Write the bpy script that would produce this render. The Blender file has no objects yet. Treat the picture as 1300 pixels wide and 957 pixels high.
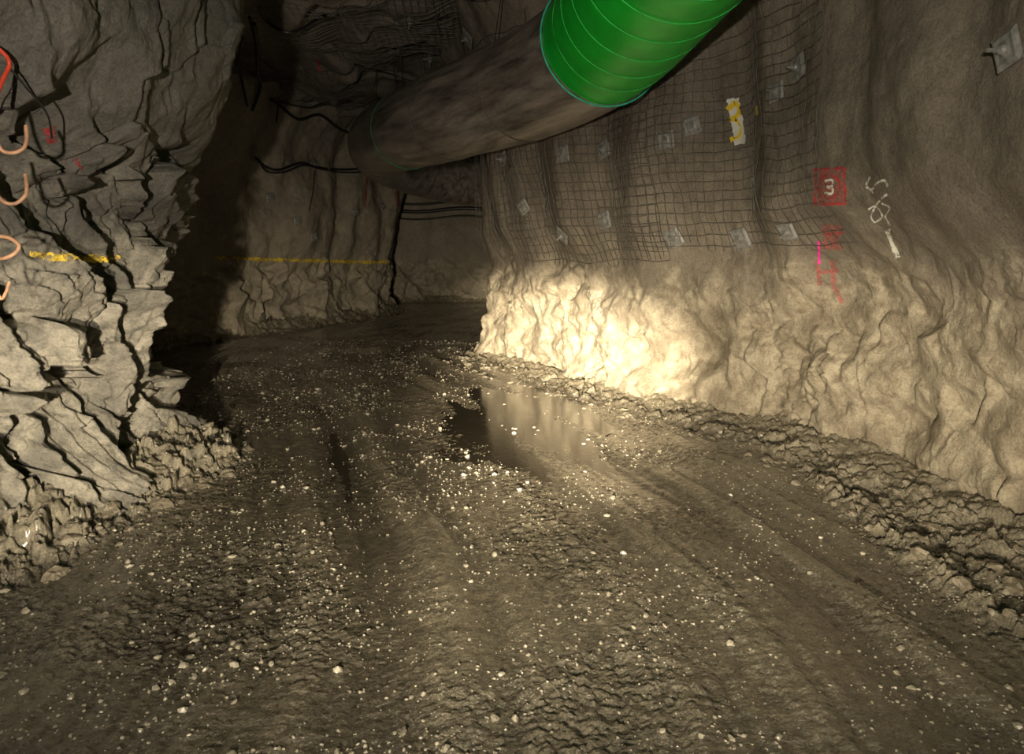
import bpy, math, numpy as np, random
from mathutils import Vector
random.seed(4); rng=np.random.RandomState(7)
F=867.0; CH=1.5; HOR=328.0
scene=bpy.context.scene
scene.view_settings.view_transform='Standard'
# ---------------------------------------------------------------- noise
PERM=rng.permutation(4096).astype(np.int64)
G=rng.normal(size=(4096,3)); G/=np.linalg.norm(G,axis=1)[:,None]
def _h(i,j,k,seed=0):
    return PERM[(PERM[(PERM[(i+seed*131)&4095]+j)&4095]+k)&4095]
def pn(x,y,z,seed=0):
    x=np.asarray(x,float);y=np.asarray(y,float)+0*x;z=np.asarray(z,float)+0*x
    xi=np.floor(x).astype(np.int64);yi=np.floor(y).astype(np.int64);zi=np.floor(z).astype(np.int64)
    fx=x-xi;fy=y-yi;fz=z-zi
    u=fx*fx*fx*(fx*(fx*6-15)+10);v=fy*fy*fy*(fy*(fy*6-15)+10);w=fz*fz*fz*(fz*(fz*6-15)+10)
    r=0
    for a in (0,1):
        for b in (0,1):
            for c in (0,1):
                g=G[_h(xi+a,yi+b,zi+c,seed)]
                d=g[...,0]*(fx-a)+g[...,1]*(fy-b)+g[...,2]*(fz-c)
                r=r+d*(u if a else 1-u)*(v if b else 1-v)*(w if c else 1-w)
    return r*1.5
def fbm(x,y,z,o=4,seed=0,gain=.5):
    r=0;a=1;f=1
    for i in range(o):
        r=r+a*pn(x*f,y*f,z*f,seed+i); a*=gain; f*=2.03
    return r
def ridged(x,y,z,o=4,seed=0):
    r=0;a=1;f=1
    for i in range(o):
        r=r+a*(1-np.abs(pn(x*f,y*f,z*f,seed+i))*2); a*=.5; f*=2.03
    return r/2
def worley(x,y,z,seed=0):
    """faceted rock: returns height of random tilted plane of nearest cell, and F2-F1"""
    xi=np.floor(x).astype(np.int64);yi=np.floor(y).astype(np.int64);zi=np.floor(z).astype(np.int64)
    f1=np.full(x.shape,9.);f2=np.full(x.shape,9.);pl=np.zeros(x.shape)
    for a in (-1,0,1):
        for b in (-1,0,1):
            for c in (-1,0,1):
                h=_h(xi+a,yi+b,zi+c,seed)
                g=G[h]; g2=G[(h*7+13)&4095]
                dx=x-(xi+a+.5+g[...,0]*.45);dy=y-(yi+b+.5+g[...,1]*.45);dz=z-(zi+c+.5+g[...,2]*.45)
                d=dx*dx+dy*dy+dz*dz
                m=d<f1
                f2=np.where(m,f1,np.minimum(f2,d))
                p=g2[...,0]*dx+g2[...,1]*dy+g2[...,2]*dz+g2[...,0]*.5
                pl=np.where(m,p,pl); f1=np.where(m,d,f1)
    return pl,np.sqrt(f2)-np.sqrt(f1)
def ss(a,b,x):
    t=np.clip((x-a)/(b-a),0,1); return t*t*(3-2*t)
# ---------------------------------------------------------------- mesh helpers
def make_mesh(name,V,Q,mat=None,smooth=True,mats=None,mi=None):
    V=np.ascontiguousarray(V,dtype=np.float32);Q=np.ascontiguousarray(Q,dtype=np.int32)
    me=bpy.data.meshes.new(name);k=Q.shape[1]
    me.vertices.add(len(V));me.vertices.foreach_set('co',V.ravel())
    me.loops.add(Q.size);me.loops.foreach_set('vertex_index',Q.ravel())
    me.polygons.add(len(Q));me.polygons.foreach_set('loop_start',np.arange(0,Q.size,k,dtype=np.int32))
    try: me.polygons.foreach_set('loop_total',np.full(len(Q),k,dtype=np.int32))
    except Exception: pass
    me.update(calc_edges=True)
    me.polygons.foreach_set('use_smooth',np.full(len(Q),smooth))
    for m in (mats or [mat]): me.materials.append(m)
    if mi is not None: me.polygons.foreach_set('material_index',np.asarray(mi,dtype=np.int32))
    me.validate();me.update()
    ob=bpy.data.objects.new(name,me);scene.collection.objects.link(ob);return ob
def grid_quads(nr,nc,flip=False):
    i=np.arange(nr-1)[:,None]*nc+np.arange(nc-1)[None,:]
    q=np.stack([i,i+1,i+1+nc,i+nc],-1).reshape(-1,4)
    return q[:,::-1] if flip else q
def catmull(P,n=24):
    P=np.array(P,float);P=np.vstack([2*P[0]-P[1],P,2*P[-1]-P[-2]]);o=[]
    for i in range(1,len(P)-2):
        t=np.linspace(0,1,n,endpoint=False)[:,None]
        a,b,c,d=P[i-1],P[i],P[i+1],P[i+2]
        o.append(.5*((2*b)+(-a+c)*t+(2*a-5*b+4*c-d)*t*t+(-a+3*b-3*c+d)*t**3))
    o.append(P[-2][None]);return np.vstack(o)
class Buf:
    def __init__(s): s.V=[];s.Q=[];s.M=[];s.n=0
    def add(s,V,Q,m=0):
        s.V.append(np.asarray(V,float));s.Q.append(np.asarray(Q)+s.n);s.M.append(np.full(len(Q),m));s.n+=len(V)
    def tube(s,P,r,k=6,m=0):
        P=np.asarray(P,float);n=len(P)
        if n<2:return
        T=np.gradient(P,axis=0);T/=np.linalg.norm(T,axis=1)[:,None]+1e-9
        ref=np.array([0,0,1.]) if abs(T[:,2]).mean()<.8 else np.array([1.,0,0])
        A=np.cross(T,ref);A/=np.linalg.norm(A,axis=1)[:,None]+1e-9;B=np.cross(T,A)
        an=np.arange(k)*2*math.pi/k
        r=np.broadcast_to(np.asarray(r,float),(n,))
        V=P[:,None]+r[:,None,None]*(A[:,None]*np.cos(an)[None,:,None]+B[:,None]*np.sin(an)[None,:,None])
        i=np.arange(n-1)[:,None]*k;j=np.arange(k)[None];j2=(j+1)%k
        Q=np.stack([i+j,i+j2,i+k+j2,i+k+j],-1).reshape(-1,4)
        s.add(V.reshape(-1,3),Q,m)
    def obj(s,name,mats,smooth=True):
        return make_mesh(name,np.vstack(s.V),np.vstack(s.Q),mats=mats,mi=np.concatenate(s.M),smooth=smooth)
# ---------------------------------------------------------------- materials
def newmat(name):
    m=bpy.data.materials.new(name);m.use_nodes=True;nt=m.node_tree
    return m,nt,nt.nodes['Principled BSDF']
def nd(nt,t,**kw):
    n=nt.nodes.new(t)
    for k,v in kw.items():
        if k in n.inputs: n.inputs[k].default_value=v
        else: setattr(n,k,v)
    return n
def noise(nt,scale,detail=6,rough=.6,vec=None):
    n=nd(nt,'ShaderNodeTexNoise');n.inputs['Scale'].default_value=scale;n.inputs['Detail'].default_value=detail;n.inputs['Roughness'].default_value=rough
    if vec is not None: nt.links.new(vec,n.inputs['Vector'])
    return n.outputs['Fac']
def ramp(nt,fac,stops):
    r=nt.nodes.new('ShaderNodeValToRGB');nt.links.new(fac,r.inputs[0]);e=r.color_ramp.elements
    while len(e)<len(stops): e.new(.5)
    for el,(p,c) in zip(e,stops):
        el.position=p; el.color=(*c,1) if len(c)==3 else c
    return r.outputs[0]
def mixc(nt,fac,a,b,mode='MIX'):
    m=nt.nodes.new('ShaderNodeMix');m.data_type='RGBA';m.blend_type=mode
    for s,v in ((m.inputs[0],fac),(m.inputs[6],a),(m.inputs[7],b)):
        if isinstance(v,(int,float)): s.default_value=v
        elif isinstance(v,tuple): s.default_value=(*v,1)
        else: nt.links.new(v,s)
    return m.outputs[2]
def math_(nt,op,a,b=0.,c=False):
    m=nt.nodes.new('ShaderNodeMath');m.operation=op;m.use_clamp=c
    for s,v in ((m.inputs[0],a),(m.inputs[1],b)):
        if isinstance(v,(int,float)): s.default_value=v
        else: nt.links.new(v,s)
    return m.outputs[0]
def g3(v): return (v,v,v)
def rockmat(name,top,top2,low,low2,zmid=1.35,bump=.5,spec=.35,rough=(.55,.85)):
    m,nt,b=newmat(name)
    tc=nt.nodes.new('ShaderNodeTexCoord').outputs['Object']
    sx=nt.nodes.new('ShaderNodeSeparateXYZ');nt.links.new(tc,sx.inputs[0])
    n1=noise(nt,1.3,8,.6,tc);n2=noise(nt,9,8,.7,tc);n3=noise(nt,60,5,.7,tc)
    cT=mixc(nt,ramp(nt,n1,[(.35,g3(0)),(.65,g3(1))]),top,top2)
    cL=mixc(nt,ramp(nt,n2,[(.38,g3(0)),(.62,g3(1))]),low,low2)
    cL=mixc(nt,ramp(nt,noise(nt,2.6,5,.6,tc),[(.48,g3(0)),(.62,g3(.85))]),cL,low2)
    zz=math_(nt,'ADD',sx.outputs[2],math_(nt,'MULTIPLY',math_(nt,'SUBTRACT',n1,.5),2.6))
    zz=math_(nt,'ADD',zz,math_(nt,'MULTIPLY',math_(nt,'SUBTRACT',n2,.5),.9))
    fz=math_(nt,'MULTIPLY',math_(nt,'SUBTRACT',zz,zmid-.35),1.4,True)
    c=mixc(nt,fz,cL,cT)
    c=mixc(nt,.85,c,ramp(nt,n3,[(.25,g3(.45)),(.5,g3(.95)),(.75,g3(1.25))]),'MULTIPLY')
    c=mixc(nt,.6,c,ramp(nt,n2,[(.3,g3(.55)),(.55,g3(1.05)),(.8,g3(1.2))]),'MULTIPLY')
    nt.links.new(c,b.inputs['Base Color'])
    nt.links.new(ramp(nt,n2,[(.3,g3(rough[0])),(.7,g3(rough[1]))]),b.inputs['Roughness'])
    b.inputs['Specular IOR Level'].default_value=spec
    h=math_(nt,'ADD',math_(nt,'MULTIPLY',noise(nt,22,8,.75,tc),1.),math_(nt,'MULTIPLY',n3,.4))
    bp=nd(nt,'ShaderNodeBump');bp.inputs['Strength'].default_value=bump;bp.inputs['Distance'].default_value=.03
    nt.links.new(h,bp.inputs['Height']);nt.links.new(bp.outputs[0],b.inputs['Normal'])
    return m
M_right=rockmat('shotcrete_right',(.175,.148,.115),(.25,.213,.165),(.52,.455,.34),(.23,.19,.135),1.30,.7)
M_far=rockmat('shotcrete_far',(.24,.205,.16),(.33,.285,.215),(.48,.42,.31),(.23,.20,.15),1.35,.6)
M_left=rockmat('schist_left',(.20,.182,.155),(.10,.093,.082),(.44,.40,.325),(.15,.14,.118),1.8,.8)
M_ceil=rockmat('rock_ceiling',(.23,.195,.155),(.13,.11,.09),(.2,.2,.2),(.2,.2,.2),-9,.7)
def simple(name,col,rough=.5,metal=0,var=.3,scale=20,bump=.0,spec=.5):
    m,nt,b=newmat(name);tc=nt.nodes.new('ShaderNodeTexCoord').outputs['Object']
    n=noise(nt,scale,5,.6,tc)
    c=mixc(nt,1.,col,ramp(nt,n,[(.3,g3(1-var)),(.7,g3(1+var))]),'MULTIPLY')
    nt.links.new(c,b.inputs['Base Color']);b.inputs['Roughness'].default_value=rough;b.inputs['Metallic'].default_value=metal
    b.inputs['Specular IOR Level'].default_value=spec
    if bump:
        bp=nd(nt,'ShaderNodeBump');bp.inputs['Strength'].default_value=bump;bp.inputs['Distance'].default_value=.02
        nt.links.new(n,bp.inputs['Height']);nt.links.new(bp.outputs[0],b.inputs['Normal'])
    return m
def floormat():
    m,nt,b=newmat('wet_mud');tc=nt.nodes.new('ShaderNodeTexCoord').outputs['Object']
    sx=nt.nodes.new('ShaderNodeSeparateXYZ');nt.links.new(tc,sx.inputs[0])
    n1=noise(nt,1.1,6,.6,tc);n2=noise(nt,14,7,.7,tc);n3=noise(nt,90,4,.7,tc)
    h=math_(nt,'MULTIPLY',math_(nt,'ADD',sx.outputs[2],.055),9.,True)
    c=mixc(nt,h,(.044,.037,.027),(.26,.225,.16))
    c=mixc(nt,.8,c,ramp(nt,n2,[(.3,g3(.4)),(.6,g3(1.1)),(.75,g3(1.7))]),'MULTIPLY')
    c=mixc(nt,.85,c,ramp(nt,n3,[(.3,g3(.35)),(.7,g3(1.7))]),'MULTIPLY')
    nt.links.new(c,b.inputs['Base Color'])
    r=math_(nt,'ADD',math_(nt,'MULTIPLY',h,.22),math_(nt,'MULTIPLY',n1,.22))
    nt.links.new(r,b.inputs['Roughness']);b.inputs['Specular IOR Level'].default_value=1.
    b.inputs['Coat Weight'].default_value=.6;b.inputs['Coat Roughness'].default_value=.14
    hh=math_(nt,'ADD',noise(nt,38,7,.75,tc),math_(nt,'MULTIPLY',n3,.7))
    bp=nd(nt,'ShaderNodeBump');bp.inputs['Strength'].default_value=.8;bp.inputs['Distance'].default_value=.02
    nt.links.new(hh,bp.inputs['Height']);nt.links.new(bp.outputs[0],b.inputs['Normal'])
    return m
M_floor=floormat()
M_stone=simple('wet_stone',(.30,.27,.21),.3,0,.5,30,.4,.9)
M_clod=simple('mud_clod',(.17,.145,.105),.5,0,.45,25,.9,.5)
def watermat():
    m,nt,b=newmat('muddy_water');tc=nt.nodes.new('ShaderNodeTexCoord').outputs['Object']
    b.inputs['Base Color'].default_value=(.022,.018,.012,1);b.inputs['IOR'].default_value=1.45
    b.inputs['Specular IOR Level'].default_value=1.
    n=noise(nt,5,6,.65,tc)
    nt.links.new(ramp(nt,n,[(.4,g3(.04)),(.62,g3(.15))]),b.inputs['Roughness'])
    bp=nd(nt,'ShaderNodeBump');bp.inputs['Strength'].default_value=.10;bp.inputs['Distance'].default_value=.01
    nt.links.new(noise(nt,22,4,.6,tc),bp.inputs['Height']);nt.links.new(bp.outputs[0],b.inputs['Normal']);return m
M_water=watermat()
M_wire=simple('galvanised_wire',(.13,.12,.105),.5,.3,.3)
M_plate=simple('dusty_galvanised_plate',(.22,.215,.20),.55,.2,.4,25,.2)
M_black=simple('black_rubber_cable',(.02,.02,.02),.45)
M_orange=simple('orange_cable',(.62,.34,.20),.5)
M_redc=simple('red_cable',(.6,.06,.03),.5)
def paint(name,col,cover=.5,scale=22):
    m,nt,b=newmat(name);tc=nt.nodes.new('ShaderNodeTexCoord').outputs['Object']
    b.inputs['Base Color'].default_value=(*col,1);b.inputs['Roughness'].default_value=.7
    n=noise(nt,scale,6,.75,tc)
    nt.links.new(ramp(nt,n,[(cover-.06,g3(0)),(cover+.06,g3(1))]),b.inputs['Alpha']);return m
P_yel=paint('yellow_paint',(.68,.48,.05),.46,14)
P_yel2=paint('yellow_paint_bold',(.85,.6,.03),.2)
P_wht=paint('white_paint',(.72,.70,.62),.46)
P_wht2=paint('white_paint_patch',(.75,.73,.66),.25)
P_red=paint('red_paint',(.45,.05,.05),.47)
P_haze=paint('red_overspray',(.36,.12,.10),.47,40)
P_mag=paint('magenta_paint',(.9,.03,.35),.25)
P_faint=paint('faded_white_paint',(.62,.56,.45),.54,30)
# ---------------------------------------------------------------- camera
cam_d=bpy.data.cameras.new('camera');cam=bpy.data.objects.new('camera',cam_d);scene.collection.objects.link(cam)
cam_d.sensor_width=36;cam_d.sensor_fit='HORIZONTAL';cam_d.lens=F/1300*36;cam_d.shift_y=-(478.5-HOR)/1300
cam.location=(0,0,CH);cam.rotation_euler=(math.pi/2,0,0);cam_d.clip_start=.05;scene.camera=cam
# ---------------------------------------------------------------- walls
def resample(C,k,lo,hi=.09):
    seg=np.linalg.norm(np.diff(C,axis=0),axis=1);S=np.concatenate([[0],np.cumsum(seg)])
    out=[0.];s=0
    while s<S[-1]:
        x=np.interp(s,S,C[:,0]);y=np.interp(s,S,C[:,1])
        d=math.hypot(x,y);st=min(hi,max(lo,k*d)) 
        if y<1.5: st=.06
        s+=st;out.append(min(s,S[-1]))
    out=np.array(out)
    return np.stack([np.interp(out,S,C[:,0]),np.interp(out,S,C[:,1])],1),out
def plan_normals(C,side):
    T=np.gradient(C,axis=0)
    k=9;ker=np.ones(k)/k
    T=np.stack([np.convolve(np.pad(T[:,i],k//2,mode='edge'),ker,'valid') for i in (0,1)],1)
    T/=np.linalg.norm(T,axis=1)[:,None]+1e-9
    return np.stack([T[:,1],-T[:,0]],1)*side
def wall(name,pts,z0,z1,dz,k,lo,side,low,high,mat):
    C,S=resample(catmull(pts,30),k,lo);N=plan_normals(C,side)
    Z=np.arange(z0,z1+dz,dz);X,ZZ=np.meshgrid(C[:,0],Z);Y,_=np.meshgrid(C[:,1],Z)
    d=low(X,Y,ZZ)+high(X,Y,ZZ)
    V=np.stack([X+N[None,:,0]*d,Y+N[None,:,1]*d,ZZ],-1)
    ob=make_mesh(name,V.reshape(-1,3),grid_quads(len(Z),len(C),side<0),mat)
    return ob,(C,S,N,low)
def arch(z,a=3.4): return .9*ss(a,5.6,z)
R_pts=[(3.3,-5),(3.1,-2),(2.95,1),(2.85,2.6),(2.77,3.7),(2.73,4.3),(2.66,5.16),(2.4,6.0),(1.95,6.77),(1.3,7.56),(.51,8.85),(-.1,10.0),(-.42,10.75),(-.25,11.5),(.6,12.8),(3,14.6),(8,16)]
def r_low(x,y,z):
    p=np.interp(z,[-.3,0,.4,1.2,1.5,1.9,2.6,4],[.10,.05,-.06,-.12,-.06,.16,.24,.2])
    fl=.26*pn(x*.9,y*.9,z*.22,3)*ss(.8,2.2,z)+.15*pn(x*.8,y*.8,z*.6,5)
    fl=fl+.09*pn(x*2.1,y*2.1,z*.4,6)*ss(.9,2.,z)
    return p+fl+arch(z)
def r_high(x,y,z):
    ro=1-ss(1.0,1.8,z+.6*pn(x*1.1,y*1.1,z,9))*.93
    # broad facets running diagonally down the wall, softened by dust and shotcrete
    w,e=worley(x*.9+z*.9+.3*pn(x*2,y*2,z*2,13),y*.9+z*.6,z*1.0-x*.8,11)
    w2,e2=worley(x*2.2+z*1.6+.3*pn(x*5,y*5,z*5,14),y*2.2+z,z*2.2-y*1.5,12)
    w3,e3=worley(x*6+z*4,y*6+z*2,z*6-y*3,17)
    pit=ss(.1,.5,pn(x*1.8,y*1.8+z,z*1.8,16))
    return ro*(.20*w*ss(0,.5,e)+.075*w2*ss(0,.25,e2)+.035*w3*(.25+pit)+.085*fbm(x*1.2+z,y*1.2+z*.5,z*1.1,4,20,.45)+.04*fbm(x*6,y*6,z*6,4,23)*(.15+pit)-.05*pit)+.006*fbm(x*8,y*8,z*8,4,25)+.025*fbm(x*2,y*2,z*1.2,3,27)
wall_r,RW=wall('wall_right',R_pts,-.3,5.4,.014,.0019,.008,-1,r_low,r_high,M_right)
L_pts=[(-3.7,-5),(-3.4,-2),(-3.2,1),(-3.0,2.4),(-2.75,3.4),(-2.58,4.3),(-2.55,4.9),(-2.8,5.5),(-3.6,6.1),(-5.0,6.9),(-6.6,8.2),(-7.2,9.6),(-7.0,11.2)]
def l_low(x,y,z):
    p=np.interp(z,[-.3,0,.4,.8,1.1,1.7,2.1,2.7,3.3,5],[.1,.05,-.14,-.18,-.18,.02,.06,.34,.46,.5])
    return p+.14*pn(x*.9,y*.9,z*.9,31)+.12*pn(x*2,y*2,z*1.2,32)+arch(z)*.5
def l_high(x,y,z):
    wx=.18*fbm(x*1.1,y*1.1,z*1.1,4,41);
    b=(.85*(y+.25*x)+.62*z)+wx                       # steeply dipping foliation
    up=ss(1.9,2.5,z+.35*pn(x,y,z,40))
    t1=b/.38+.8*pn(x*.9,y*.9,z*.9,46);f1=t1-np.floor(t1)
    c1=PERM[(np.floor(t1).astype(np.int64)*7)&4095]/4095.
    t2=b/.12+1.2*pn(x*3,y*3,z*2,47);f2=t2-np.floor(t2)
    saw=lambda f:np.where(f<.8,f/.8,(1-f)/.2)
    w,e=worley(x*2.0,y*2.0+z*1.1,z*1.3-y*.8,42)
    w2,e2=worley(x*6,y*6+z*3,z*3.4-y*2,43)
    gap=np.exp(-((f1-.97)/.07)**2)*ss(-.2,.2,pn(x*1.3,y*1.3,z*1.3,48))
    gap2=(1-ss(0,.06,e))*ss(0,.3,pn(x*2,y*2,z*2,49))
    sl=.20*(saw(f1)-.5)*(.3+c1)+.025*(saw(f2)-.5)-.22*gap-.12*gap2
    return (1-.85*up)*(sl+.28*w+.04*w2+.03*fbm(x*9,y*9,z*9,3,36))+.04*fbm(x*3,y*3,z*3,5,44)+.08*up*ridged(x*1.1,y*1.1,z*.9,4,45)
wall_l,LW=wall('wall_left',L_pts,-.3,5.4,.0105,.0015,.006,1,l_low,l_high,M_left)
FW_pts=[(-7.3,9.2),(-6.6,10.6),(-5.75,12.0),(-4.7,14.6),(-3.75,17.4),(-3.35,18.7),(-3.5,19.5),(-4.3,20.4),(-4.5,21.8),(-3.7,23.0),(-1,23.5),(3,22.6),(8,20)]
def f_low(x,y,z):
    p=np.interp(z,[-.3,0,.5,1.3,1.9,2.6],[.15,.1,-.02,.0,.14,.2])
    return p+.30*pn(x*.6,y*.6,z*.25,51)+.22*pn(x*1.4,y*1.4,z*.5,52)+arch(z,3.6)
def f_high(x,y,z):
    ro=1-ss(1.0,1.7,z+.4*pn(x,y,z,59))*.85
    w,e=worley(x*1.6+z,y*1.6,z*1.6,53);w2,_=worley(x*4.5,y*4.5,z*4,54)
    return ro*(.26*w*ss(0,.3,e)+.05*w2)+.05*fbm(x*1.8,y*1.8,z*1.8,5,55)
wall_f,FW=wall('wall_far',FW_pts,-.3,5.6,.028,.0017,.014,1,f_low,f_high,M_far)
# ---------------------------------------------------------------- ceiling
yy=np.concatenate([np.arange(-5,7.5,.12),np.arange(7.5,17,.026),np.arange(17,26,.09)]);xx=np.linspace(-8,8.5,480)
X,Y=np.meshgrid(xx,yy)
def ceil_low(X,Y): return 4.75+.25*pn(X*.5,Y*.5,0,61)+.22*pn(X*1.1,Y*1.1,0,62)+.08*pn(X*2.3,Y*2.3,0,63)
w,e=worley(X*1.2,Y*1.2,0*X,64)
Zc=ceil_low(X,Y)+.22*w*ss(0,.2,e)+.05*fbm(X*2,Y*2,0*X,5,65)
ceiling=make_mesh('ceiling',np.stack([X,Y,Zc],-1).reshape(-1,3),grid_quads(len(yy),len(xx),True),M_ceil)
# ---------------------------------------------------------------- floor
def poly_dist(x,y,C):
    best=np.full(x.shape,99.);sd=np.zeros(x.shape);ss_=np.zeros(x.shape);acc=0
    for i in range(len(C)-1):
        a=C[i];d=C[i+1]-a;L=np.hypot(*d)
        t=np.clip(((x-a[0])*d[0]+(y-a[1])*d[1])/(L*L),0,1)
        ex=x-(a[0]+t*d[0]);ey=y-(a[1]+t*d[1]);q=np.hypot(ex,ey)
        m=q<best;best=np.where(m,q,best)
        sd=np.where(m,np.sign(ex*d[1]-ey*d[0])*q,sd);ss_=np.where(m,acc+t*L,ss_);acc+=L
    return best,sd,ss_
PATH=catmull([(.7,-4),(.6,0),(.5,2.0),(.25,3.5),(-.25,5.2),(-1.0,7),(-1.9,9),(-2.6,11.2),(-2.85,13.2),(-2.6,15.5),(-1.7,18),(-.4,20.3),(2,21)],5)
RC=catmull(R_pts,4);LC=catmull(L_pts,4);FC=catmull(FW_pts,4)
def floorh(x,y,fine=True):
    dr,_,sr=poly_dist(x,y,RC);dl,_,_=poly_dist(x,y,LC);df,_,_=poly_dist(x,y,FC)
    _,lat,s=poly_dist(x,y,PATH)
    lw=lat+.20*pn(s*.3,0*s,0*s,70)+.05*pn(x*1.5,y*1.5,0*x,69)
    ruts=.013*pn(lw*2.6,s*.15,0*s,71)+.014*pn(lw*7,s*.22,0*s,72)+.009*pn(lw*18,s*.3,0*s,73)
    var=.65+.45*ss(-.2,.3,pn(s*.35,lat*.4,0*s,68))
    tr=0
    for c,wd,dp in ((-.95,.17,.028),(.85,.18,.022),(-.5,.1,.014),(1.35,.12,.020),(.35,.10,.012)):
        q=(lw-c)/wd; ruts=ruts+var*(-dp*np.exp(-q*q)+dp*.6*np.exp(-(np.abs(q)-1.7)**2*2.5)); tr=tr+np.exp(-q*q)
    lug=ss(0,.4,pn(x*.9,y*.9,0*x,84))
    lugs=lug*.004*np.sin(s*2*math.pi/.085+2*pn(x*2,y*2,0*x,78))*(np.exp(-((lw-.9)/.3)**2)+np.exp(-((lw+.5)/.25)**2))
    pm=np.exp(-(((x-.1)/.95)**4+((y-6.6)/2.0)**4))
    h=ruts*(1-.60*pm)+.03*pn(x*.5,y*.5,0*x,74)*(1-.5*pm)-.014-.044*pm
    h=h-.028*np.exp(-(((x+1.6)/.5)**2+((y-5.0)/.9)**2))-.02*np.exp(-(((x+1.15)/.35)**2+((y-2.9)/.5)**2))
    if fine:
        rough=(.35+.55*ss(-.2,.35,pn(x*1.2,y*1.2,0*x,75)))*(1-.4*np.clip(tr,0,1))
        cl,ce=worley(x*24+.5*pn(x*9,y*9,0*x,85),y*24,0*x,66)
        cl2,ce2=worley(x*50,y*50,0*x,67)
        h=h+lugs*rough+rough*(.010*fbm(x*6,y*6,0*x,5,76,.6)+.008*fbm(x*26,y*26,0*x,2,77)+.011*np.clip(cl,-.1,1)*ss(0,.2,ce)+.010*np.clip(cl2,-.1,1))
    wr=np.interp(y,[0,3,5,8,11],[.95,.9,.72,.5,.3]);wr=wr+.12*pn(x*1.7,y*1.7,0*x,79)+.05*pn(x*6,y*6,0*x,89)
    b=np.clip(1-dr/wr,0,1)
    w,e=worley(x*5+.4*pn(x*4,y*4,0*x,86),y*5+.4*pn(x*4,y*4,0*x,87),0*x,80);w2,e2=worley(x*13,y*13,0*x,81)
    lump=(.06*w*ss(0,.12,e)+.03*w2+.018*fbm(x*20,y*20,0*x,3,83)-.03*(1-ss(0,.06,e)))
    h=h+.10*b**1.1+ss(0,.12,b)*lump*(1-.4*b)+.02*np.exp(-((b-.12)/.08)**2)
    wl=.55+.25*pn(x*1.5,y*1.5,0*x,82)
    b2=np.clip(1-np.minimum(dl,df*1.3)/wl,0,1)
    h=h+.24*b2**1.5+ss(0,.2,b2)*lump*1.4
    return h
rows=[-4.];
while rows[-1]<26: 
    y_=rows[-1]; rows.append(y_+(.12 if y_<1.6 else max(.0062,.0026*y_)))
rows=np.array(rows);u=np.linspace(-1,1,860)
wy=np.clip(.78*rows+.9,3.9,9.5)
X=u[None,:]*wy[:,None]-0.0;Y=np.repeat(rows[:,None],len(u),1)
H=floorh(X.ravel(),Y.ravel()).reshape(X.shape)
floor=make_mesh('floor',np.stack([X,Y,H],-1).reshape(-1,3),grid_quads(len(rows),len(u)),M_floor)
# puddles (flat water filling the low ground)
def pud(cx,cy,rx,ry,n=48):
    a=np.arange(n)*2*math.pi/n;r=1+.2*np.sin(3*a+cx)+.12*np.sin(5*a+cy)
    return np.stack([cx+rx*r*np.cos(a),cy+ry*r*np.sin(a)],1)
wv=[];wf=[]
me=bpy.data.meshes.new('puddle_water')
m_=(X>-1.3)&(X<1.4)&(Y>4.4)&(Y<8.9)&((((X-.05)/1.15)**2+((Y-6.4)/2.0)**2)<1)
ZP=float(np.percentile(H[m_],50)); print('puddle level',ZP)
for (cx,cy,rx,ry,z) in ((.0,6.4,1.15,2.2,ZP),(-1.6,5.0,.6,1.,-.050),(-2.2,10.5,1.1,2.4,-.045),(-1.15,2.9,.4,.55,-.05)):
    p=pud(cx,cy,rx,ry);o=len(wv);wv+=[(a,b,z) for a,b in p];wf.append(list(range(o,o+len(p))))
me.from_pydata(wv,[],wf);me.materials.append(M_water);ob=bpy.data.objects.new('puddle_water',me);scene.collection.objects.link(ob)
# ---------------------------------------------------------------- stones
def ico(sub):
    import bmesh
    bm=bmesh.new();bmesh.ops.create_icosphere(bm,subdivisions=sub,radius=1);
    V=np.array([v.co[:] for v in bm.verts]);Q=np.array([[v.index for v in f.verts] for f in bm.faces]);bm.free();return V,Q
def scatter(name,x,y,size,sub,mat,sink=.25,seed=0):
    B,Q=ico(sub);n=len(x);r=np.random.RandomState(seed)
    vars_=[]
    for i in range(14):
        w,_=worley(B[:,0]*1.1+i*3.3,B[:,1]*1.1+7,B[:,2]*1.1,90+i)
        sc=np.array([1,r.uniform(.6,.95),r.uniform(.4,.7)])
        vars_.append(B*(1+.45*w[:,None]+.12*pn(B[:,0]*3+i,B[:,1]*3,B[:,2]*3,5)[:,None])*sc)
    vars_=np.array(vars_)
    VV=vars_[r.randint(0,14,n)]*size[:,None,None]
    a=r.uniform(0,6.28,n);t=r.uniform(-.5,.5,n)
    c,s=np.cos(t)[:,None],np.sin(t)[:,None]
    yv=VV[...,1]*c-VV[...,2]*s;zv=VV[...,1]*s+VV[...,2]*c;xv=VV[...,0]
    c,s=np.cos(a)[:,None],np.sin(a)[:,None]
    h=floorh(x,y)
    V=np.stack([xv*c-yv*s+x[:,None],xv*s+yv*c+y[:,None],zv+(h+size*sink)[:,None]],-1)
    QQ=(Q[None]+(np.arange(n)*len(B))[:,None,None]).reshape(-1,3)
    return make_mesh(name,V.reshape(-1,3),QQ,mat,smooth=False)
n=36000;y=1.7+11*rng.rand(n)**1.5;x=rng.uniform(-1,1,n)*np.clip(.62*y+.6,1.7,3.2)-.12*np.clip(y-4,0,6)
cl=pn(x*1.5,y*1.5,0*x,99)+.5*pn(x*5,y*5,0*x,98)-.07*(x-.3);keep=cl>rng.uniform(-.3,.5,n);
dr,_,_=poly_dist(x,y,RC);dl,_,_=poly_dist(x,y,LC)
keep&=(dr>.15)&(dl>.15)&(x>np.interp(y,LC[:34,1],LC[:34,0]))
x,y=x[keep],y[keep];sz=.003+.006*rng.rand(len(x))**2+.020*rng.rand(len(x))**26
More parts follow.
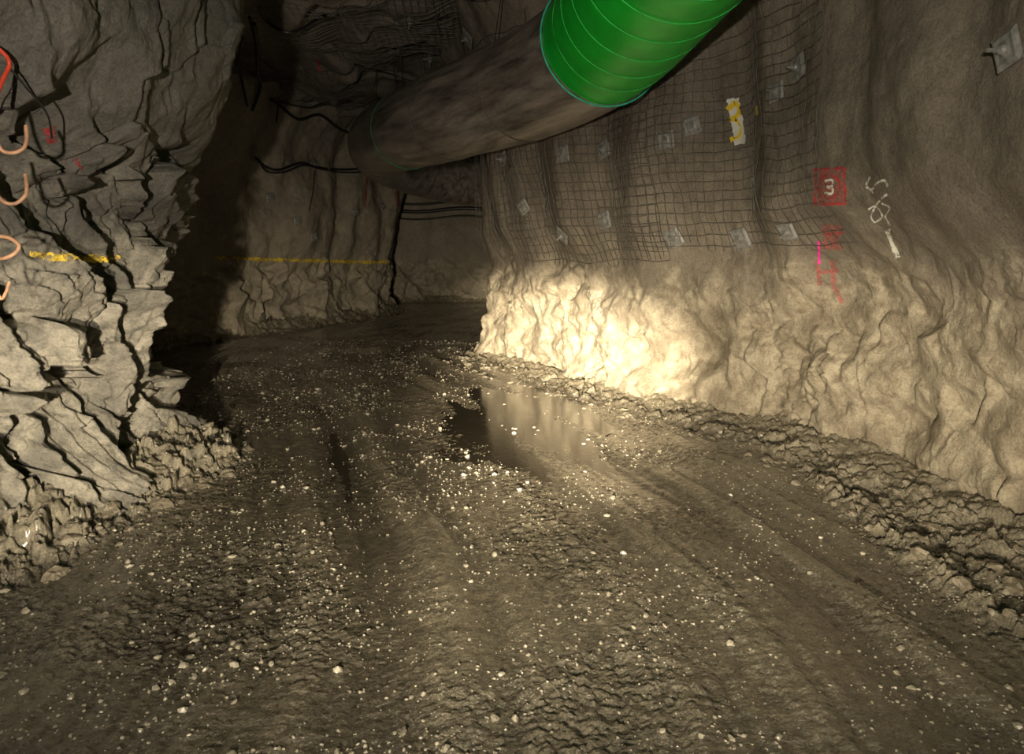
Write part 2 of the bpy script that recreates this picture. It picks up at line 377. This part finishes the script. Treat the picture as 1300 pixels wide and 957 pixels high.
scatter('gravel',x,y,sz,1,M_stone,.15,3)
# bigger clods on the berms
def along(C,n,w0,w1,side,ylo,yhi):
    C=C[(C[:,1]>ylo)&(C[:,1]<yhi)];N=plan_normals(C,side);i=rng.uniform(0,len(C)-1.01,n);k=i.astype(int);f=(i-k)[:,None]
    P=C[k]*(1-f)+C[k+1]*f+N[k]*(w0+(w1-w0)*rng.rand(n)**.8)[:,None];return P[:,0],P[:,1]
x1,y1=along(catmull(R_pts[:13],20),900,.1,.85,-1,1.5,10.6)
x2,y2=along(catmull(L_pts,20),320,.1,.6,1,1.5,6.5);x3,y3=along(catmull(FW_pts,20),300,.1,.6,1,10,23)
x2=np.concatenate([x1,x2,x3]);y2=np.concatenate([y1,y2,y3]);n_=len(x2)
sz=.008+.045*rng.rand(n_)**4;sz[900:]*=1.4
scatter('muck_clods',x2,y2,sz,2,M_clod,-.1,6)
# ---------------------------------------------------------------- wire mesh over right wall & ceiling
def wall_pt(W,s,z,off):
    C,S,N,low=W
    x=np.interp(s,S,C[:,0]);y=np.interp(s,S,C[:,1]);nx=np.interp(s,S,N[:,0]);ny=np.interp(s,S,N[:,1])
    d=low(x,y,z)+off
    return np.stack([x+nx*d,y+ny*d,z],-1)
C,S,N,_=RW
sA=S[np.argmin(np.hypot(C[:,0]-2.68,C[:,1]-5.05))];sB=S[np.argmin(np.hypot(C[:,0]+.42,C[:,1]-10.75))]
wb=Buf();WR=.003
def wiresheet(W,s0,s1,z0,z1,sp,seed,off=.05,tilt=0.,edge=.15):
    ns=int((s1-s0)/sp);nz=int((z1-z0)/sp)
    def P(a,b):
        s=s0+a+tilt*(b)+.05*pn(a*1.3,b*1.3,0*a,seed)+.02*pn(a*5,b*5,0*a,seed+1)
        z=z0+b-.0*a+.07*pn(a*1.1,b*.9,0*a+5,seed+2)+.02*pn(a*4,b*4,0*a,seed+3)
        o=off+.07*np.abs(pn(a*1.5,b*1.2,0*a,seed+4))+.02*pn(a*6,b*6,0*a,seed+5)
        return wall_pt(W,s,z,o)
    for i in range(ns+1):
        b0=edge*float(pn(np.array([i*.25]),np.array([.3]),np.array([0.]),seed+7)[0])
        b=np.arange(b0-.04,nz*sp,.035);wb.tube(P(np.full(b.shape,i*sp),b),WR,4)
    for j in range(nz+1):
        a=np.arange(0,ns*sp,.035);wb.tube(P(a,np.full(a.shape,j*sp)),WR,4)
L=sB-sA
wiresheet(RW,sA,sA+L*.46,1.62,4.3,.10,201,.05)
wiresheet(RW,sA+L*.36,sA+L*.80,1.48,4.3,.10,221,.065,.03)
wiresheet(RW,sA+L*.72,sB+.15,1.75,4.3,.10,241,.05,-.02)
# ceiling sheets
for k,(x0,x1,y0,y1) in enumerate(((-3.4,-.4,8.2,11.0),(-5.2,-2.6,9.5,13.2),(-1.4,1.6,7.0,9.8))):
    for i in range(int((x1-x0)/.1)+1):
        t=np.arange(y0,y1,.05);xx_=x0+i*.1+.05*pn(t,0*t+i*.1,0*t,300+k);wb.tube(np.stack([xx_,t,ceil_low(xx_,t)-.13+.03*pn(xx_*3,t*3,0*t,301)],1),.0033,4)
    for j in range(int((y1-y0)/.1)+1):
        t=np.arange(x0,x1,.05);q=y0+j*.1+.05*pn(t,0*t+j*.1,0*t,310+k);wb.tube(np.stack([t,q,ceil_low(t,q)-.13+.03*pn(t*3,q*3,0*t,301)],1),.0033,4)
wb.obj('wire_mesh',[M_wire])
# ---------------------------------------------------------------- ray helper: find where a surveyed sight line meets the rock
bpy.context.view_layer.update()
def cast(px,py,objs,mx=60):
    d=Vector(((px-650)/F,1,-(py-HOR)/F)).normalized();o=Vector((0,0,CH));best=None
    for ob in objs:
        ok,loc,nr,_=ob.ray_cast(o,d)
        if ok and (best is None or (loc-o).length<best[2]):
            if nr.dot(d)>0: nr=-nr
            best=(loc.copy(),nr.copy(),(loc-o).length)
    return best
ROCK=[wall_r,wall_l,wall_f,ceiling]
# rock bolt plates
pb=Buf()
def plate(px,py,s,rot,objs,lift=.07):
    h=cast(px,py,objs)
    if not h:return
    hs=[cast(px+a,py+b,objs) for a,b in ((0,0),(8,0),(-8,0),(0,8),(0,-8))]
    n=Vector((0,0,0))
    for q in hs:
        if q:n+=q[1]
    n.normalize();c=h[0]+n*lift
    up=Vector((0,0,1));up=(up-n*up.dot(n)).normalized() if abs(n.z)<.9 else Vector((0,1,0));r=up.cross(n)
    ca,sa=math.cos(rot),math.sin(rot);e1=r*ca+up*sa;e2=up*ca-r*sa
    k=9;V=[];
    for i in range(k):
        for j in range(k):
            a=(i/(k-1)*2-1);b=(j/(k-1)*2-1);d=math.hypot(a,b)
            z=.018*math.exp(-(d*2.2)**2)*s/.1+.008*(max(abs(a),abs(b))>.95)*-1+ (.004 if .55<max(abs(a),abs(b))<.8 else 0)
            V.append(c+e1*a*s+e2*b*s+n*z)
    V=np.array([v[:] for v in V]);nb=len(V)
    V=np.vstack([V,V-np.array(n[:])*.008]);q=grid_quads(k,k);Q=np.vstack([q,q[:,::-1]+nb])
    edge=[i for i in range(k)]+[i*k+k-1 for i in range(1,k)]+[k*k-2-i for i in range(k-1)]+[(k-2-i)*k for i in range(k-2)]
    Q=np.vstack([Q,[[edge[i],edge[(i+1)%len(edge)],edge[(i+1)%len(edge)]+nb,edge[i]+nb] for i in range(len(edge))]])
    pb.add(V,Q)
    cc=np.array(c[:]);nn=np.array(n[:])
    pb.tube([cc+nn*.012,cc+nn*.028,cc+nn*.0281],[.034*s/.1,.026*s/.1,.001],12)
    pb.tube([cc+nn*.02,cc+nn*.05,cc+nn*.0501],[.02*s/.1,.02*s/.1,.001],6)
    pb.tube([cc-nn*.12,cc+nn*.085,cc+nn*.0851],[.011,.011,.001],8)
for px,py,s,rt in ((643,202,.10,.1),(718,195,.10,.05),(718,296,.10,.75),(771,190,.10,.3),(772,278,.10,.1),(848,178,.09,.1),(858,300,.10,.4),(945,300,.10,.2),(1022,85,.10,.15),(1005,290,.08,.1),(880,160,.09,.2),(1294,62,.085,.2),(668,262,.09,.5),(992,118,.08,.1)):
    plate(px,py,s,rt,[wall_r])
for px,py,s,rt in ((600,46,.11,.5),(520,20,.11,.8),(395,210,.1,.7),(375,280,.09,.2),(448,268,.1,.4),(340,250,.09,.3),(482,262,.1,.6),(395,300,.09,.3),(545,70,.11,.2),(400,128,.11,.6),(495,235,.1,.2)):
    plate(px,py,s,rt,ROCK,.10)
pb.obj('rock_bolt_plates',[M_plate],smooth=False)
# paint strokes
def stroke(buf,pts,w,objs,off=.014,m=0,step=1.6,rag=.25,seed=0):
    P=catmull(pts,12) if len(pts)>2 else np.array([np.array(pts[0])*(1-t)+np.array(pts[1])*t for t in np.linspace(0,1,40)])
    seg=np.linalg.norm(np.diff(P,axis=0),axis=1);S=np.concatenate([[0],np.cumsum(seg)]);n=max(3,int(S[-1]/step))
    q=np.linspace(0,S[-1],n);P=np.stack([np.interp(q,S,P[:,0]),np.interp(q,S,P[:,1])],1)
    T=np.gradient(P,axis=0);T/=np.linalg.norm(T,axis=1)[:,None]+1e-9;Nn=np.stack([-T[:,1],T[:,0]],1)
    k=5;V=[];ok=[]
    for i in range(n):
        ww=w*(1+rag*float(pn(np.array([q[i]*.25]),np.array([seed+.3]),np.array([0.]),3)[0])*2)
        for j in range(k):
            a=P[i]+Nn[i]*ww*(j/(k-1)-.5);h=cast(a[0],a[1],objs)
            if h: V.append((h[0]+h[1]*off)[:]);ok.append(1)
            else: V.append((0,0,-5));ok.append(0)
    V=np.array(V);ok=np.array(ok);Q=grid_quads(n,k);e=np.linalg.norm(V[Q[:,0]]-V[Q[:,2]],axis=1)
    Q=Q[(ok[Q].min(1)>0)&(e<.35)]
    if len(Q): buf.add(V,Q,m)
sl=Buf()
stroke(sl,[(38,323),(90,327),(152,328)],8,[wall_l],.012)
stroke(sl,[(272,327),(380,330),(492,333)],4,[wall_f],.03)
sl.obj('survey_grade_line',[P_yel])
sp=Buf();R=[wall_r]
W_,Y_,RD,HZ,MG,WP,FT=0,1,2,3,4,5,6
stroke(sp,[(940,124),(942,140),(949,160),(952,182)],17,R,.10,WP,rag=.1)
stroke(sp,[(932,138),(946,131),(950,143),(938,152)],5,R,.112,Y_,1.2,.1)
stroke(sp,[(938,152),(952,158),(951,172),(939,177)],5,R,.112,Y_,1.2,.1)
stroke(sp,[(964,134),(966,146)],4,R,.03,Y_)
stroke(sp,[(1055,214),(1055,258)],38,R,.008,HZ)
for a in ([(1036,215),(1074,213)],[(1074,213),(1075,257)],[(1075,257),(1037,259)],[(1037,259),(1036,215)]): stroke(sp,a,3,R,.016,RD)
stroke(sp,[(1055,221),(1067,228),(1067,244),(1055,251),(1043,244),(1043,228),(1055,221)],2.6,R,.018,RD)
stroke(sp,[(1050,229),(1059,228),(1059,235),(1053,236),(1060,239),(1058,245),(1050,244)],3,R,.02,W_,1)
# white scribble: hooked arrow above, crossed loops below
stroke(sp,[(1102,236),(1110,240),(1116,232),(1126,228),(1130,236)],2.8,R,.016,W_,1)
stroke(sp,[(1108,224),(1102,234)],2.6,R,.016,W_,1);stroke(sp,[(1102,236),(1112,244)],2.6,R,.016,W_,1)
stroke(sp,[(1104,264),(1114,260),(1122,272),(1112,280),(1108,270),(1120,252),(1130,246)],2.4,R,.016,W_,1)
stroke(sp,[(1122,256),(1132,262),(1126,274),(1132,284)],2.4,R,.016,W_,1)
stroke(sp,[(1128,290),(1134,308),(1142,326)],6,R,.014,W_)
stroke(sp,[(1058,284),(1056,316)],24,R,.012,HZ);stroke(sp,[(1046,296),(1072,294)],3,R,.014,RD)
stroke(sp,[(1041,304),(1041,334)],3,R,.02,MG)
stroke(sp,[(1038,330),(1042,362)],6,R,.014,HZ);stroke(sp,[(1058,330),(1060,362),(1070,384)],6,R,.012,HZ);stroke(sp,[(1038,346),(1066,342)],5,R,.012,HZ)
stroke(sp,[(757,368),(757,402)],15,R,.014,FT)
stroke(sp,[(62,160),(66,180)],14,[wall_l],.012,RD);stroke(sp,[(96,200),(104,214)],4,[wall_l],.012,RD)
stroke(sp,[(404,75),(408,92)],3,ROCK,.03,RD);stroke(sp,[(466,222),(462,262)],2,[wall_f],.03,RD);stroke(sp,[(502,230),(504,262)],2,[wall_f],.03,RD)
sp.obj('spray_paint_marks',[P_wht,P_yel2,P_red,P_haze,P_mag,P_wht2,P_faint])
# ---------------------------------------------------------------- ventilation duct
DP=catmull([(1.35,-1.5,3.62),(1.3,1,3.62),(1.2,2.8,3.62),(1.08,4.5,3.6),(.84,6.3,3.5),(.2,7.6,3.42),(-.72,8.9,3.4),(-1.70,10.7,3.48),(-2.35,12.3,3.58),(-2.5,13.8,3.6),(-2.1,15.4,3.5),(-1,16.8,3.4),(1,17.8,3.4),(5,18.4,3.4)],40)
seg=np.linalg.norm(np.diff(DP,axis=0),axis=1);DS=np.concatenate([[0],np.cumsum(seg)])
q=np.arange(0,DS[-1],.03);DP=np.stack([np.interp(q,DS,DP[:,i]) for i in range(3)],1)
T=np.gradient(DP,axis=0);T/=np.linalg.norm(T,axis=1)[:,None]
A=np.cross(T,[0,0,1]);A/=np.linalg.norm(A,axis=1)[:,None];B=np.cross(A,T)
jt=q[np.argmin(np.abs(DP[:,1]-6.3)+10*(q>12))]
K=72;an=np.arange(K+1)*2*math.pi/K
r=.585+0*q
rr=r[:,None]+.014*pn(q[:,None]*1.2+0*an,np.cos(an)[None]*1.5+0*q[:,None],np.sin(an)[None]*1.5+0*q[:,None],401)+.005*pn(q[:,None]*1.5+0*an,np.cos(an)[None]*9+0*q[:,None],np.sin(an)[None]*9+0*q[:,None],402)
rr=rr+np.where((q>jt)[:,None],.012,0)
rr=rr-.012*np.exp(-(((q-jt+.19)/.38%1.0-.5)*2/.25)**2)[:,None]*np.where((q<jt)[:,None],.35,0)
V=DP[:,None]+rr[...,None]*(A[:,None]*np.cos(an)[None,:,None]+B[:,None]*np.sin(an)[None,:,None])
Q=grid_quads(len(q),K+1);row=np.repeat(np.arange(len(q)-1),K)
db=Buf();isg=q[row]<jt
db.add(V.reshape(-1,3),Q[~isg],0);db.Q.append(Q[isg]);db.M.append(np.full(isg.sum(),1))
def ring(s,rad,m,ex=.602,k=64):
    i=np.argmin(np.abs(q-s));a=np.arange(k+1)*2*math.pi/k
    db.tube(DP[i]+ex*(A[i]*np.cos(a)[:,None]+B[i]*np.sin(a)[:,None]),rad,6,m)
ring(jt,.010,2,.606)
s=jt-.38
while s>0: ring(s,.0035,3,.588);s-=.38
for d in (1.6,3.2,4.8,6.6,8.0): ring(jt+d,.006,5 if d==4.8 else 4,.600)
def ductblack():
    m,nt,b=newmat('black_duct_fabric');tc=nt.nodes.new('ShaderNodeTexCoord').outputs['Object']
    r0=nd(nt,'ShaderNodeMapping');r0.inputs['Rotation'].default_value=(0,0,-.55);nt.links.new(tc,r0.inputs[0])
    mp=nd(nt,'ShaderNodeMapping');mp.inputs['Scale'].default_value=(2.5,.35,2.5);nt.links.new(r0.outputs[0],mp.inputs[0])
    n=noise(nt,3,7,.65,mp.outputs[0]);n2=noise(nt,30,5,.6,tc)
    c=mixc(nt,ramp(nt,n,[(.34,g3(0)),(.66,g3(1))]),(.060,.052,.044),(.30,.262,.22))  # paler grey-beige streaks paint the fabric's sheen into the base colour
    c=mixc(nt,.3,c,ramp(nt,n2,[(.3,g3(.6)),(.7,g3(1.3))]),'MULTIPLY')
    nt.links.new(c,b.inputs['Base Color']);nt.links.new(ramp(nt,n,[(.3,g3(.28)),(.7,g3(.45))]),b.inputs['Roughness']);b.inputs['Specular IOR Level'].default_value=.8
    bp=nd(nt,'ShaderNodeBump');bp.inputs['Strength'].default_value=.15;bp.inputs['Distance'].default_value=.02
    nt.links.new(n,bp.inputs['Height']);nt.links.new(bp.outputs[0],b.inputs['Normal']);return m
M_db=ductblack();M_dg=simple('green_duct_fabric',(.003,.46,.025),.45,0,.15,5,.06);M_teal=simple('teal_joint_band',(.04,.42,.28),.5);M_sg=simple('pale_green_seam',(.03,.50,.08),.5);M_dk=simple('black_band',(.07,.06,.05),.5);M_dgn=simple('dark_green_band',(.01,.16,.06),.5)
duct=db.obj('ventilation_duct',[M_db,M_dg,M_teal,M_sg,M_dk,M_dgn])
hb=Buf()
for s in np.arange(jt-4.2,jt+9.5,1.5):
    i=np.argmin(np.abs(q-s));c=DP[i];top=float(ceil_low(np.array([c[0]]),np.array([c[1]]))[0])+.2
    for sgn in (-1,1):
        p0=c+A[i]*.25*sgn+B[i]*.53;hb.tube([p0,[c[0]+A[i][0]*.1*sgn,c[1]+A[i][1]*.1*sgn,top]],.006,6)
hb.obj('duct_hanger_wires',[M_black])
# ---------------------------------------------------------------- cables
def cable(buf,pts,r,objs,off,m=0):
    P=[]
    for p in pts:
        h=cast(p[0],p[1],objs)
        if h: P.append(np.array((h[0]+h[1]*(off+(p[2] if len(p)>2 else 0)))[:]))
    if len(P)>2: buf.tube(catmull(P,14),r,8,m)
cb=Buf();FWO=[wall_f,ceiling]
cable(cb,[(318,196),(335,212),(352,216),(375,208),(398,212),(430,216),(465,214)],.028,[wall_f],.12)
cable(cb,[(318,200),(335,217),(356,219),(378,211),(400,216),(430,220),(468,217)],.02,[wall_f],.14)
cable(cb,[(338,120),(350,128),(372,146),(400,142),(425,160),(450,168)],.03,[wall_f],.15)
cable(cb,[(345,150),(348,128),(356,124),(385,132),(410,125),(440,120)],.018,FWO,.13)
cable(cb,[(325,10),(330,40),(322,75),(326,105),(318,135)],.03,FWO,.2)
cable(cb,[(312,5),(318,35),(330,60),(345,80),(352,100)],.022,FWO,.2)
cable(cb,[(340,0),(352,20),(372,28),(400,14),(412,2)],.02,FWO,.16)
cable(cb,[(300,30),(308,60),(304,95),(312,130)],.022,FWO,.2)
cable(cb,[(396,214),(394,240),(390,268)],.01,[wall_f],.08)
cable(cb,[(455,75),(500,92),(530,96),(560,90)],.012,FWO,.12)
cb.obj('electrical_cables',[M_black])
ob_=Buf()
def hang(pts,r,m,d0=3.45):
    ob_.tube(catmull([((a-650)/F*d,d,CH-(b-HOR)/F*d) for a,b,d in pts],16),r,10,m)
hang([(-60,40,3.1),(-15,55,3.2),(5,68,3.25),(12,82,3.28),(4,100,3.25),(-8,130,3.2)],.010,1)
hang([(-8,130,3.2),(-6,170,3.2),(2,190,3.22),(16,194,3.25),(30,188,3.28),(34,175,3.3),(33,160,3.33)],.009,0)
hang([(-10,200,3.2),(-6,240,3.2),(5,256,3.25),(20,258,3.28),(32,248,3.3),(34,236,3.33),(32,222,3.36)],.009,0)
hang([(-10,300,3.2),(2,300,3.22),(14,303,3.25),(24,312,3.28),(18,322,3.27),(4,328,3.24),(-8,326,3.2)],.009,0)
hang([(-12,345,3.2),(0,378,3.22),(7,372,3.25),(12,358,3.28)],.007,0)
hang([(12,86,3.28),(34,112,3.4),(60,145,3.6),(66,175,3.75)],.005,2)
ob_.obj('orange_service_hose',[M_orange,M_redc,M_black])
fb=Buf()
for z,r_ in ((3.1,.06),(3.35,.04),(2.85,.03)):
    t=np.linspace(-4.2,3,40);fb.tube(np.stack([t,22.6-.0*t,z-.06*np.cos(t*2)],1),r_,8)
fb.obj('service_pipes',[M_black])
# ---------------------------------------------------------------- lights (vehicle headlamps behind the viewpoint, plus added fill spots)
def spot(name,loc,target,energy,angle,blend,col=(1,.86,.62),sx=1,sy=1,size=.05):
    l=bpy.data.lights.new(name,'SPOT');l.energy=energy;l.spot_size=math.radians(angle);l.spot_blend=blend;l.color=col;l.shadow_soft_size=size
    o=bpy.data.objects.new(name,l);scene.collection.objects.link(o);o.location=loc
    o.rotation_euler=(Vector(target)-Vector(loc)).to_track_quat('-Z','Y').to_euler();o.scale=(sx,sy,1);return o
spot('headlamp',(-.5,-.9,1.0),(.6,8.8,.15),24000,25,1.,sx=1,sy=.62)
spot('headlamp',(-.5,-.9,1.0),(.4,8.8,.25),2900,88,1.,sx=1,sy=.34)
spot('headlamp',(-.35,-.9,1.0),(2.3,5.5,.50),420,70,1.,sx=1,sy=.5)  # added fill for the right wall, not a separate vehicle lamp
spot('headlamp',(-.55,-.9,1.0),(-3.05,3.4,.65),1150,42,1.,col=(1,.88,.66),sx=1,sy=.66)  # extra spot added to brighten the lower left pillar
spot('fill_light',(-.5,-1.1,1.5),(-.2,7,2.8),860,112,.85,(1,.89,.73),sx=1,sy=.66)  # added wide fill for ceiling and upper walls, no such lamp in the tunnel
w=bpy.data.worlds.new('world');scene.world=w;w.use_nodes=True;w.node_tree.nodes['Background'].inputs[0].default_value=(.01,.009,.008,1);w.node_tree.nodes['Background'].inputs[1].default_value=.1
